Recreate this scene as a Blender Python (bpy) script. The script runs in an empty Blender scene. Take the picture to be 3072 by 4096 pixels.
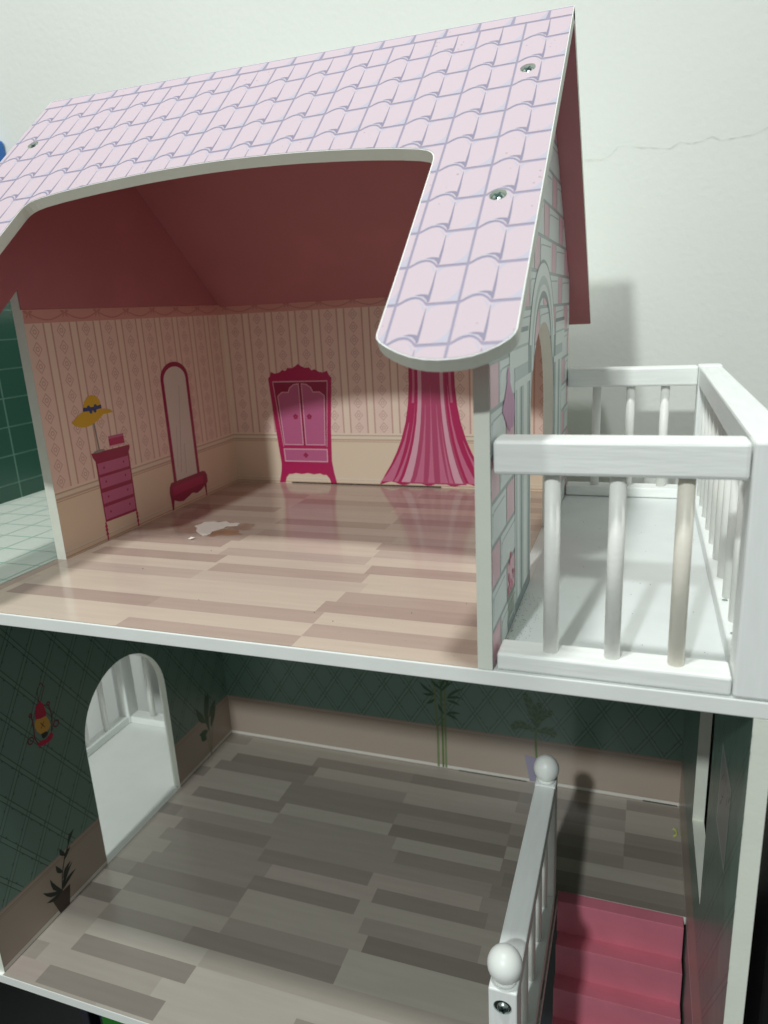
import bpy, bmesh, math, random
from mathutils import Vector, Matrix
from mathutils.geometry import delaunay_2d_cdt

scn = bpy.context.scene
COL = scn.collection
# ------------------------------------------------------------------ camera
cam_d = bpy.data.cameras.new('camera'); cam = bpy.data.objects.new('camera', cam_d); COL.objects.link(cam)
cam.location = (0.0536, -0.2672, 0.1465)
cam.rotation_euler = (1.2963, 0.0513, 0.3364)
cam_d.sensor_fit = 'VERTICAL'; cam_d.sensor_height = 36.0; cam_d.lens = 2882.24/4096*36.0
cam_d.clip_start = 0.01; cam_d.clip_end = 50
cam_d.dof.use_dof = True; cam_d.dof.focus_distance = 0.40; cam_d.dof.aperture_fstop = 13.0
scn.camera = cam
scn.render.resolution_x = 768; scn.render.resolution_y = 1024
# ------------------------------------------------------------------ world: dim bounce of the room
W = bpy.data.worlds.new('World'); scn.world = W; W.use_nodes = True
bg = W.node_tree.nodes['Background']; bg.inputs[0].default_value = (0.90, 0.97, 0.94, 1); bg.inputs[1].default_value = 0.27
# ------------------------------------------------------------------ two ceiling lamps
def lamp(name, loc, power, size, col):
    d = bpy.data.lights.new(name, 'POINT'); d.energy = power; d.shadow_soft_size = size; d.color = col
    o = bpy.data.objects.new(name, d); COL.objects.link(o); o.location = loc
lamp('ceiling_lamp', (-0.19, -0.33, 1.62), 51.0, 0.055, (0.97, 1.0, 0.985))
lamp('ceiling_lamp', (-0.36, -2.50, 1.93), 188.0, 0.065, (0.93, 1.0, 0.985))
scn.view_settings.view_transform = 'Standard'; scn.view_settings.look = 'None'
scn.view_settings.exposure = 0.0; scn.view_settings.gamma = 1.0

# ------------------------------------------------------------------ materials
def lin(c):
    return tuple(((v/255)/12.92 if v/255 <= .04045 else ((v/255+.055)/1.055)**2.4) for v in c)
MATS = {}
def mat(name, col, rough=.45, spec=.5, metal=0., bump=0., bscale=200., var=0., vscale=60., stretch=(1, 1, 1), coat=0., specks=0.):
    if name in MATS: return MATS[name]
    m = bpy.data.materials.new(name); m.use_nodes = True; nt = m.node_tree; N = nt.nodes; L = nt.links
    b = N['Principled BSDF']; c = lin(col)
    b.inputs['Base Color'].default_value = (*c, 1); b.inputs['Roughness'].default_value = rough
    b.inputs['Specular IOR Level'].default_value = spec; b.inputs['Metallic'].default_value = metal
    if coat: b.inputs['Coat Weight'].default_value = coat; b.inputs['Coat Roughness'].default_value = .12
    tc = N.new('ShaderNodeTexCoord'); mp = N.new('ShaderNodeMapping'); mp.inputs['Scale'].default_value = stretch
    L.new(tc.outputs['Object'], mp.inputs['Vector'])
    src = None
    if var:
        n = N.new('ShaderNodeTexNoise'); n.inputs['Scale'].default_value = vscale; n.inputs['Detail'].default_value = 5
        L.new(mp.outputs[0], n.inputs['Vector'])
        mr = N.new('ShaderNodeMapRange'); mr.inputs[1].default_value = .3; mr.inputs[2].default_value = .7
        mr.inputs[3].default_value = 1-var; mr.inputs[4].default_value = 1+var*.6
        L.new(n.outputs['Fac'], mr.inputs[0])
        mx = N.new('ShaderNodeMix'); mx.data_type = 'RGBA'; mx.blend_type = 'MULTIPLY'; mx.inputs[0].default_value = 1
        mx.inputs[6].default_value = (*c, 1); L.new(mr.outputs[0], mx.inputs[7]); src = mx.outputs[2]
        L.new(src, b.inputs['Base Color'])
        rr = N.new('ShaderNodeMapRange'); rr.inputs[3].default_value = rough*.85; rr.inputs[4].default_value = min(1, rough*1.2)
        L.new(n.outputs['Fac'], rr.inputs[0]); L.new(rr.outputs[0], b.inputs['Roughness'])
    if specks:
        v = N.new('ShaderNodeTexVoronoi'); v.inputs['Scale'].default_value = 330; v.inputs['Randomness'].default_value = 1
        L.new(tc.outputs['Object'], v.inputs['Vector'])
        n2 = N.new('ShaderNodeTexNoise'); n2.inputs['Scale'].default_value = 26; n2.inputs['Detail'].default_value = 3
        L.new(tc.outputs['Object'], n2.inputs['Vector'])
        t1 = N.new('ShaderNodeMapRange'); t1.inputs[1].default_value = .44; t1.inputs[2].default_value = .66; t1.inputs[3].default_value = 0; t1.inputs[4].default_value = specks
        L.new(n2.outputs['Fac'], t1.inputs[0])
        wn = N.new('ShaderNodeMath'); wn.operation = 'MULTIPLY'; L.new(v.outputs['Color'], wn.inputs[0]); L.new(t1.outputs[0], wn.inputs[1])
        lt = N.new('ShaderNodeMath'); lt.operation = 'LESS_THAN'; L.new(v.outputs['Distance'], lt.inputs[0]); L.new(wn.outputs[0], lt.inputs[1])
        fm = N.new('ShaderNodeMath'); fm.operation = 'MULTIPLY'; fm.inputs[1].default_value = .45; L.new(lt.outputs[0], fm.inputs[0])
        mx2 = N.new('ShaderNodeMix'); mx2.data_type = 'RGBA'; L.new(fm.outputs[0], mx2.inputs[0])
        if src: L.new(src, mx2.inputs[6])
        else: mx2.inputs[6].default_value = (*c, 1)
        mx2.inputs[7].default_value = (*lin((150, 118, 112)), 1); L.new(mx2.outputs[2], b.inputs['Base Color'])
    if bump:
        n3 = N.new('ShaderNodeTexNoise'); n3.inputs['Scale'].default_value = bscale; n3.inputs['Detail'].default_value = 4
        L.new(mp.outputs[0], n3.inputs['Vector'])
        bp = N.new('ShaderNodeBump'); bp.inputs['Strength'].default_value = bump; bp.inputs['Distance'].default_value = .001
        L.new(n3.outputs['Fac'], bp.inputs['Height']); L.new(bp.outputs[0], b.inputs['Normal'])
    MATS[name] = m; return m
WHITE = mat('white_paint', (245, 247, 243), .38, bump=.06, bscale=350, var=.03, vscale=40)
EDGE = mat('white_board_edge', (232, 234, 222), .5, bump=.09, bscale=500, var=.03)
WOODW = mat('white_painted_wood', (249, 251, 248), .45, bump=.16, bscale=120, var=.045, vscale=70, stretch=(.5, 5, 5))
WOODY = mat('white_painted_wood_deep', (247, 250, 248), .45, bump=.16, bscale=120, var=.045, vscale=70, stretch=(5, .5, 5))
WOODZ = mat('white_painted_wood_upright', (247, 249, 247), .45, bump=.14, bscale=120, var=.045, vscale=70, stretch=(5, 5, .5))
SPIN = mat('white_spindle_paint', (249, 249, 243), .42, bump=.14, bscale=420, var=.04, vscale=60)
CREAMS = mat('cream_spindle_paint', (242, 236, 222), .42, bump=.10, bscale=420, var=.04, vscale=60)
DECKW = mat('balcony_white_paint', (230, 234, 232), .40, bump=.05, var=.05, vscale=35, specks=.10)
ROSE = mat('rose_paint', (192, 122, 127), .45, bump=.10, bscale=300, var=.06, vscale=22)
PINKSTAIR = mat('stair_pink', (214, 122, 140), .5, bump=.06, bscale=400, var=.06, vscale=50)
TILE = mat('roof_print_pink', (202, 184, 193), .6, bump=.03, bscale=700, specks=.30)
TLINE = mat('roof_print_line', (150, 142, 166), .5)
TSHADE = mat('roof_print_shade', (184, 180, 196), .5)
TDARK = mat('roof_print_dark', (134, 127, 152), .5)
PAPER = dict(rough=.30, spec=.5)
CREAM = mat('paper_cream', (248, 227, 209), **PAPER)
BAND = mat('paper_pink_band', (246, 219, 206), **PAPER)
STRIPE = mat('paper_stripe', (214, 173, 161), **PAPER)
MOTIF = mat('paper_motif', (220, 185, 174), **PAPER)
SWAG = mat('paper_border', (224, 170, 161), **PAPER)
SWAGD = mat('paper_border_swag', (202, 143, 136), **PAPER)
DADO = mat('paper_dado', (240, 220, 196), **PAPER)
DADOL = mat('paper_dado_line', (208, 180, 158), **PAPER)
BASEB = mat('paper_baseboard', (240, 226, 208), **PAPER)
MAG = mat('print_magenta', (190, 40, 98), **PAPER)
MAGD = mat('print_dark_magenta', (160, 38, 80), **PAPER)
MAGL = mat('print_light_magenta', (200, 106, 148), **PAPER)
MAGP = mat('print_pale_pink', (232, 178, 196), **PAPER)
FOLD = mat('print_curtain_fold', (216, 122, 156), **PAPER)
CURT = mat('print_curtain', (192, 80, 120), **PAPER)
MIRR = mat('print_mirror_grey', (232, 227, 216), **PAPER)
MIRL = mat('print_mirror_line', (178, 176, 166), **PAPER)
YEL = mat('print_yellow', (226, 184, 40), **PAPER)
BLU = mat('print_blue', (44, 72, 132), **PAPER)
GREYP = mat('print_grey', (150, 152, 148), **PAPER)
TEAL = mat('paper_teal', (112, 142, 131), **PAPER)
TEALL = mat('paper_teal_lattice', (118, 148, 136), **PAPER)
TEALD = mat('paper_teal_line', (70, 96, 88), **PAPER)
LDADO = mat('lower_dado', (176, 160, 147), **PAPER)
LDADOL = mat('lower_dado_line', (160, 140, 128), **PAPER)
LBASE = mat('lower_baseboard', (224, 220, 212), **PAPER)
LEAF = mat('print_leaf', (44, 88, 60), **PAPER)
LEAF2 = mat('print_leaf_light', (92, 120, 62), **PAPER)
LEAFK = mat('print_leaf_dark', (34, 46, 40), **PAPER)
STEM = mat('print_stem', (120, 136, 96), **PAPER)
POTD = mat('print_pot_brown', (74, 58, 50), **PAPER)
POTL = mat('print_pot_lavender', (150, 144, 168), **PAPER)
REDP = mat('print_red', (196, 24, 70), **PAPER)
REDD = mat('print_dark_red', (120, 40, 60), **PAPER)
ORAN = mat('print_orange', (226, 166, 70), **PAPER)
BRKW = mat('brick_print_white', (218, 226, 224), .30)
BRKP = mat('brick_print_pink', (226, 178, 190), .30)
MORT = mat('brick_print_mortar', (150, 164, 164), .30)
STONE = mat('stone_print_light', (222, 230, 226), .30)
STONEG = mat('stone_print_grey', (176, 190, 188), .30)
STONED = mat('stone_print_dark', (112, 130, 132), .30)
PURP = mat('print_mauve', (196, 120, 172), .30)
PURPD = mat('print_mauve_dark', (160, 86, 140), .30)
TILEG = mat('bath_tile_green', (60, 98, 85), .22)
GROUTG = mat('bath_grout_green', (126, 164, 150), .3)
TILEW = mat('bath_floor_tile', (216, 222, 212), .22)
GROUTW = mat('bath_floor_grout', (150, 190, 172), .3)
METAL = mat('screw_metal', (190, 205, 200), .25, metal=1.)
BROWNH = mat('drilled_board', (110, 90, 72), .8)
SLOT = mat('screw_slot', (40, 70, 70), .4, metal=.6)
DARKH = mat('dark_gap', (30, 26, 22), .7)
PATCH = mat('torn_board', (240, 232, 222), .8, bump=.5, bscale=300)
STAIN = mat('worn_brown', (178, 138, 112), .35, var=.2, vscale=90)
STAIN2 = mat('worn_tan', (184, 154, 138), .3, var=.2, vscale=90)
NAVY = mat('shade_painted_interior', (38, 40, 50), .5)  # shade of the ground storey put into the colour of panels and rack
WALLP = mat('room_wall_paint', (228, 230, 224), .75, spec=.3, bump=.26, bscale=210, var=.02, vscale=5)
CRACK = mat('plaster_crack', (214, 217, 210), .8)
BLACK = mat('black_lacquer', (22, 20, 22), .35)
BLUEB = mat('blue_plastic', (40, 110, 190), .35)
GREENT = mat('green_plastic', (40, 120, 40), .4)
FLOORM = mat('room_floor', (40, 37, 36), .5, var=.2)
UP = {}
for k, c in dict(A=(228, 212, 196), L=(220, 204, 190), M=(211, 194, 182), D=(204, 184, 172), E=(196, 175, 164)).items():
    UP[k] = mat('plank_upper_'+k, tuple(v*f for v, f in zip(c, (.955, .945, .937))), .13, var=.05, vscale=190, stretch=(.10, 1, 1), bump=.015, bscale=900)
LO = {}
for k, c in dict(A=(208, 199, 187), L=(196, 186, 174), P=(198, 184, 174), M=(178, 168, 157), D=(165, 155, 145), E=(156, 146, 136)).items():
    LO[k] = mat('plank_lower_'+k, tuple(v*.885 for v in c), .20, var=.05, vscale=190, stretch=(.10, 1, 1), bump=.015, bscale=900)

# ------------------------------------------------------------------ geometry helpers
class Frame:
    def __init__(s, o, u, v, w): s.o, s.u, s.v, s.w = map(Vector, (o, u, v, w))
    def __call__(s, a, b, c=0.): return s.o+s.u*a+s.v*b+s.w*c
def ccw(p):
    a = sum(p[i][0]*p[(i+1) % len(p)][1]-p[(i+1) % len(p)][0]*p[i][1] for i in range(len(p)))
    return list(p) if a > 0 else list(p)[::-1]
def cdt(polys, keep):
    vs, fs = [], []
    for p in polys:
        p = ccw(p); fs.append(list(range(len(vs), len(vs)+len(p)))); vs += [Vector((q[0]*100, q[1]*100)) for q in p]
    r = delaunay_2d_cdt(vs, [], fs, 0, 1e-5, True)
    V = [(v.x/100, v.y/100) for v in r[0]]
    return V, [f for f, o in zip(r[2], r[5]) if keep(set(o))]
def link(name, me, parent=None, label=None, cat=None, group=None, kind=None):
    o = bpy.data.objects.new(name, me); COL.objects.link(o)
    if parent is not None:
        o.parent = parent
        if parent.type == 'EMPTY': o.matrix_parent_inverse = parent.matrix_basis.inverted()
    for k, v in (('label', label), ('category', cat), ('group', group), ('kind', kind)):
        if v: o[k] = v
    return o
def mesh(name, verts, faces, mats, idx=None, smooth=False):
    me = bpy.data.meshes.new(name); me.from_pydata([tuple(v) for v in verts], [], faces)
    for m in mats: me.materials.append(m)
    if idx: me.polygons.foreach_set('material_index', idx)
    if smooth: me.polygons.foreach_set('use_smooth', [True]*len(faces))
    me.update(); return me
def plate(name, parent, outline, fr, w0, w1, mf, ms, mb, holes=(), hmat=None, **kw):
    """board with an outline and holes; w0 back, w1 front"""
    V, F = cdt([outline]+list(holes), lambda o: 0 in o and not any(i in o for i in range(1, 9)))
    n = len(V); vs = [fr(a, b, w1) for a, b in V]+[fr(a, b, w0) for a, b in V]
    fs = [list(f) for f in F]+[[i+n for i in f][::-1] for f in F]; ix = [0]*len(F)+[2]*len(F)
    cnt = {}
    for f in F:
        for i in range(len(f)):
            e = (f[i], f[(i+1) % len(f)]); cnt[e] = 1
    for (a, b) in cnt:
        if (b, a) not in cnt: fs.append([a, a+n, b+n, b]); ix.append(1)
    me = mesh(name, vs, fs, [mf, ms, mb], ix)
    bm = bmesh.new(); bm.from_mesh(me); bmesh.ops.recalc_face_normals(bm, faces=bm.faces); bm.to_mesh(me); bm.free()
    return link(name, me, parent, **kw)
STEPW = 0.00009
def decal(name, parent, polys, fr, w=STEPW, clip=None, holes=(), base=None, **kw):
    """flat print: one sheet just above the surface; polys = [(points, material, layer)], higher layers print over lower ones"""
    P = sorted([(p[0], p[1], p[2] if len(p) > 2 else 0) for p in polys], key=lambda p: p[2])
    if base: P.insert(0, (base[0], base[1], -1))
    n = len(P); extra = ([clip] if clip else [])+list(holes); nh = n+(1 if clip else 0)
    V, F, IX, mats = [], [], [], []
    vs, fs = [], []
    for p in [q[0] for q in P]+extra:
        p = ccw(p); fs.append(list(range(len(vs), len(vs)+len(p)))); vs += [Vector((q[0]*100, q[1]*100)) for q in p]
    r = delaunay_2d_cdt(vs, [], fs, 0, 1e-5, True)
    used = {}
    for f, o in zip(r[2], r[5]):
        ids = [i for i in o if i < n]
        if not ids or (clip and n not in o) or any(i >= nh for i in o): continue
        m = P[max(ids)][1]
        if m not in mats: mats.append(m)
        q = []
        for i in f:
            if i not in used: used[i] = len(V); V.append(fr(r[0][i].x/100, r[0][i].y/100, w))
            q.append(used[i])
        F.append(q); IX.append(mats.index(m))
    if not F: return None
    return link(name, mesh(name, V, F, mats, IX), parent, **kw)
def rect(a, b, c, d): return [(a, c), (b, c), (b, d), (a, d)]
def line(pts, wd):
    """mitred ribbon along a polyline -> quads that share their ends"""
    n = len(pts); closed = math.hypot(pts[0][0]-pts[-1][0], pts[0][1]-pts[-1][1]) < 1e-7
    def dirn(i):
        (a, b), (c, d) = pts[i], pts[i+1]; l = math.hypot(c-a, d-b) or 1e-9; return ((c-a)/l, (d-b)/l)
    L, R = [], []
    for i in range(n):
        d0 = dirn(i-1) if i > 0 else (dirn(n-2) if closed else dirn(0)); d1 = dirn(i) if i < n-1 else (dirn(0) if closed else dirn(n-2))
        nx, ny = -(d0[1]+d1[1]), d0[0]+d1[0]; l = math.hypot(nx, ny) or 1e-9; nx, ny = nx/l, ny/l
        k = wd/2/max(.45, nx*-d1[1]+ny*d1[0])
        L.append((pts[i][0]+nx*k, pts[i][1]+ny*k)); R.append((pts[i][0]-nx*k, pts[i][1]-ny*k))
    return [[L[i], R[i], R[i+1], L[i+1]] for i in range(n-1)]
def leaf(bx, by, tx, ty, wd, bend=0.):
    L, R = [], []; dx, dy = tx-bx, ty-by; l = math.hypot(dx, dy); nx, ny = -dy/l, dx/l
    for t, k in ((0, .12), (.25, .8), (.5, 1), (.75, .62), (1, .02)):
        o = bend*math.sin(t*math.pi)*l; cx, cy = bx+dx*t+nx*o, by+dy*t+ny*o
        L.append((cx+nx*wd*k/2, cy+ny*wd*k/2)); R.append((cx-nx*wd*k/2, cy-ny*wd*k/2))
    return L+R[::-1]
def circ(x, y, r, n=20, ry=None): return [(x+r*math.cos(2*math.pi*i/n), y+(ry or r)*math.sin(2*math.pi*i/n)) for i in range(n)]
def boxmesh(name, x0, x1, y0, y1, z0, z1, m, bev=.0008, seg=2):
    bm = bmesh.new(); bmesh.ops.create_cube(bm, size=1)
    for v in bm.verts: v.co = ((x0+x1)/2+v.co.x*(x1-x0), (y0+y1)/2+v.co.y*(y1-y0), (z0+z1)/2+v.co.z*(z1-z0))
    if bev: bmesh.ops.bevel(bm, geom=bm.edges[:], offset=bev, segments=seg, profile=.5, affect='EDGES')
    me = bpy.data.meshes.new(name); bm.to_mesh(me); bm.free(); me.materials.append(m); return me
def box(name, parent, x0, x1, y0, y1, z0, z1, m, bev=.0008, **kw):
    return link(name, boxmesh(name, x0, x1, y0, y1, z0, z1, m, bev), parent, **kw)
def cylmesh(name, r, h, m, n=20):
    bm = bmesh.new(); bmesh.ops.create_cone(bm, cap_ends=True, segments=n, radius1=r, radius2=r, depth=h)
    for f in bm.faces: f.smooth = len(f.verts) == 4
    me = bpy.data.meshes.new(name); bm.to_mesh(me); bm.free(); me.materials.append(m); return me
def spheremesh(name, r, m, rz=None):
    bm = bmesh.new(); bmesh.ops.create_uvsphere(bm, u_segments=28, v_segments=18, radius=r)
    for f in bm.faces: f.smooth = True
    if rz:
        for v in bm.verts: v.co.z *= rz/r
    me = bpy.data.meshes.new(name); bm.to_mesh(me); bm.free(); me.materials.append(m); return me
random.seed(4)

# ------------------------------------------------------------------ measured sizes (metres)
D = .300; XL = -.2955; XLP = -.3027; YP = .0807; H = -.2725; XLL = -.3367; XRW = .0979; XRO = .1052
YR, ZR = .1587, .2876                      # ridge
KX, KS = .0536, 1.055
def SX(x): return KX+KS*(x-KX)
FR = Frame((0, YR, ZR), (1, 0, 0), (0, -.76318, -.64618), (0, -.64618, .76318))     # front slope: x, down-slope, outward
RRd = Vector((0, .7498, -.6617)); RR = Frame((0, YR, ZR), (1, 0, 0), RRd, (0, .6617, .7498))
XR1, XR0 = SX(.0155), SX(-.2981); TR = .0056
ZLOW = -.5650
# ------------------------------------------------------------------ the setting
box('wall', None, -3.5, 3.0, .368, .45, ZLOW-.05, 2.3, WALLP, 0, kind='structure')
wall = bpy.data.objects['wall']
box('floor', None, -3.5, 3.0, -3.2, .368, ZLOW-.06, ZLOW-.004, FLOORM, 0, kind='structure')
FW = Frame((0, .368, 0), (1, 0, 0), (0, 0, 1), (0, -1, 0))
ck = [(0.0025, 0.2509), (0.0153, 0.2492), (0.0234, 0.2522), (0.0282, 0.2576), (0.0448, 0.2547), (0.0582, 0.253), (0.0654, 0.2516), (0.0723, 0.2554), (0.0806, 0.2533), (0.0869, 0.2545), (0.0942, 0.2565), (0.1002, 0.2533), (0.1069, 0.2537), (0.1214, 0.2542), (0.1307, 0.2581), (0.1482, 0.2582)]
ck2 = []
for (a, b), (c, d) in zip(ck[:-1], ck[1:]):
    for t in (0, .33, .66): ck2.append((a+(c-a)*t+random.uniform(-.0003, .0003), b+(d-b)*t+random.uniform(-.0003, .0003)))
bm = bmesh.new()
wd = [.00008+.00042*abs(math.sin(i*1.7)*math.sin(i*.53+1)) for i in range(len(ck2))]
for i in range(len(ck2)-1):
    (a, b), (c, d) = ck2[i], ck2[i+1]; h0, h1 = wd[i]/2, wd[i+1]/2
    bm.faces.new([bm.verts.new(FW(*q, .0005)) for q in ((a, b-h0), (c, d-h1), (c, d+h1), (a, b+h0))])
bmesh.ops.remove_doubles(bm, verts=bm.verts, dist=1e-6)
me = bpy.data.meshes.new('crack'); bm.to_mesh(me); bm.free(); me.materials.append(CRACK); link('crack', me, wall)

# ------------------------------------------------------------------ dollhouse root
house = bpy.data.objects.new('dollhouse', None); COL.objects.link(house); house.location = (-.10, .15, ZLOW)
house['label'] = 'large white and pink wooden dollhouse with tiled roof, wallpapered rooms and balcony'; house['category'] = 'dollhouse'
bpy.context.view_layer.update()

# ---- front roof panel
half = [(.0155, .0), (.0155, .2195), (.0150, .2216), (.0136, .2240), (.0106, .2268), (.0066, .2294), (.0026, .2312), (-.0020, .2322), (-.0080, .2326), (-.0130, .2322),
        (-.0180, .2309), (-.0226, .2288), (-.0266, .2264), (-.0300, .2238), (-.0318, .2216), (-.0322, .2195), (-.0318, .1800), (-.0317, .1210), (-.0318, .1165), (-.0324, .1138), (-.0336, .1116),
        (-.0355, .1098), (-.0396, .1079), (-.0496, .1052), (-.0600, .1031), (-.0701, .1013), (-.0830, .0995), (-.0968, .0978), (-.1110, .0966), (-.1248, .0958), (-.1340, .0955)]
outl = [(SX(x), s*KS) for x, s in half]; xm = SX(-.1413)
outl = outl+[(2*xm-x, s) for x, s in outl[::-1]]
scr = [(SX(-.0003), .0532*KS), (SX(-.0008), .1463*KS), (SX(-.2820), .0511*KS), (SX(-.2820), .1463*KS)]
holes = [circ(x, s, .0036, 22) for x, s in scr]
front = plate('roof_panel', house, outl, FR, -TR, 0, WHITE, EDGE, ROSE, holes, label='front roof slope with arched cutout and printed pink tiles')
def inset(p, d):
    p = ccw(p); out = []
    for i in range(len(p)):
        a, b, c = Vector(p[i-1]), Vector(p[i]), Vector(p[(i+1) % len(p)])
        e1 = (b-a).normalized(); e2 = (c-b).normalized(); n = (Vector((-e1.y, e1.x))+Vector((-e2.y, e2.x))); n.normalize(); out.append(tuple(b+n*d))
    return out
ins = inset(outl, .0005)
hol2 = [circ(x, s, .0037, 22) for x, s in scr]
decal('tile_joint_print', front, [(ins, TLINE)], FR, w=.00006, holes=hol2)
TW, TH = .0222*KS, .01985*KS
ARCH = [(0, 0), (.05, -.042), (.12, -.105), (.20, -.155), (.28, -.172), (.35, -.155), (.42, -.095), (.47, -.020), (.50, .018), (1, .0)]
def tilepolys(x0, s0, top=None):
    g = .022
    bot = [(u*(1-2*g)+g, 1+v-.045) for u, v in ARCH]
    tp = [(u*(1-2*g)+g, v+.028) for u, v in ARCH] if top is None else [(g, top), (1-g, top)]
    P = [(tp+bot[::-1], TILE, 1)]
    P.append(([(.500, .10), (.512, .10), (.532, .60), (.530, .93), (.500, .97), (.478, .89), (.41, .800), (.26, .755), (.36, .730), (.46, .745), (.484, .77), (.494, .5)], TDARK, 2))
    P.append(([(.72, .950), (.97, .948), (.97, .60), (.92, .76), (.84, .87)], TSHADE, 2))
    if top is None:
        P.append(([(.36, -.060), (.43, .0), (.475, .09), (.480, .20), (.455, .12), (.42, .03)], TSHADE, 2))
        P.append(([(.53, .055), (.68, .05), (.58, .11), (.53, .24)], TSHADE, 2))
    P.append(([(.06, .885), (.12, .830), (.20, .782), (.28, .766), (.36, .782), (.42, .84), (.46, .91), (.41, .862), (.35, .815), (.28, .798), (.20, .812), (.12, .860)], TSHADE, 2))
    return [([(x0+u*TW, s0+v*TH) for u, v in p], m, l) for p, m, l in P]
xc0 = SX(-.0060); s00 = .0272*KS
def inside(p, poly):
    c = False; x, y = p
    for i in range(len(poly)):
        (a, b), (d, e) = poly[i-1], poly[i]
        if (b > y) != (e > y) and x < (d-a)*(y-b)/(e-b)+a: c = not c
    return c
base_tile = None
for r in range(-1, 11):
    for c in range(-14, 2):
        x0, s0 = xc0+c*TW, s00+r*TH
        top = .16 if r == -1 else None
        P = tilepolys(x0, s0, top)
        pts = P[0][0]; allin = all(inside(p, ins) for p in pts); anyin = any(inside(p, ins) for p in pts) or any(inside(p, pts) for p in ins)
        hit = any(abs(x-(x0+TW/2)) < TW*.75 and abs(s-(s0+TH*.5)) < TH*.85 for x, s in scr)
        if not anyin: continue
        if allin and not hit and top is None:
            if base_tile is None:
                base_tile = (decal('roof_tile', front, P, FR, w=.00016), x0, s0)
            else:
                o = base_tile[0].copy(); COL.objects.link(o); o.parent = front; o.location = FR(x0-base_tile[1], s0-base_tile[2])-FR.o
        else:
            decal('roof_tile', front, P, FR, w=.00016, clip=ins, holes=hol2 if hit else ())
cw = .0168*KS
xx = XR0
while xx < XR1:
    decal('ridge_tile', front, [([(xx+.0006, .0014), (xx+cw-.0006, .0014), (xx+cw-.0014, .0094), (xx+.0006, .0094)], TILE, 1), ([(xx+cw*.72, .0094), (xx+cw-.0014, .0094), (xx+cw-.0008, .0014)], TSHADE, 2)], FR, w=.00016, clip=ins)
    xx += cw
def screw(name, parent, fr, x, s, r=.0036, depth=.0028, tilt=.0):
    """countersunk cross-head screw in its hole"""
    vs, fs, ix = [], [], []; n = 22
    def ring(rad, w): b = len(vs); vs.extend(fr(x+rad*math.cos(2*math.pi*i/n), s+rad*math.sin(2*math.pi*i/n), w+tilt*math.cos(2*math.pi*i/n)) for i in range(n)); return b
    def join(a, b, m):
        for i in range(n): fs.append([a+i, a+(i+1) % n, b+(i+1) % n, b+i]); ix.append(m)
    a = ring(r*1.12, -depth-.0012); b = ring(.0002, -depth-.0012); join(a, b, 1)
    h0 = ring(r*.98, -depth); h1 = ring(r*.8, -depth+.0010); h2 = ring(r*.45, -depth+.0014); h3 = ring(.0001, -depth+.0015)
    join(h0, h1, 0); join(h1, h2, 0); join(h2, h3, 0)
    for ang in (0.35, 0.35+math.pi/2):
        d = (math.cos(ang), math.sin(ang)); q = (-d[1], d[0]); k = r*.62; t = r*.16; bb = len(vs)
        for sx, sy in ((-1, -1), (1, -1), (1, 1), (-1, 1)): vs.append(fr(x+d[0]*k*sx+q[0]*t*sy, s+d[1]*k*sx+q[1]*t*sy, -depth+.0017))
        fs.append([bb, bb+1, bb+2, bb+3]); ix.append(2)
    return link(name, mesh(name, vs, fs, [METAL, BROWNH, SLOT], ix, True), parent)
for x, s in scr: screw('screw', front, FR, x, s, .0033, .0018)
# ---- rear roof panel
plate('roof_panel', house, rect(XR0, XR1, .0008, .2237*KS), RR, -TR, 0, WHITE, EDGE, ROSE, label='rear roof slope, dusty rose on its underside')

# ---- left gable board in rose
FX = lambda x: Frame((x, 0, 0), (0, 1, 0), (0, 0, 1), (1, 0, 0))
def zf(y): return ZR-.8467*(YR-y)-TR/.763-.0004
def zb(y): return ZR-.8825*(y-YR)-TR/.75-.0004
gl = lambda y: .1687+.8467*(y-YP)
gab = [(-.004, gl(-.004)), (YP, .1687), (YP+.0002, .1571), (D+.0005, .1571), (D+.0005, zb(D+.0005)), (YR, ZR-.0085), (-.004, zf(-.004))]
plate('gable_board', house, gab, FX(XL), -.0012, .0, ROSE, ROSE, ROSE, label='dusty rose gable board above the papered partition')
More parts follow.
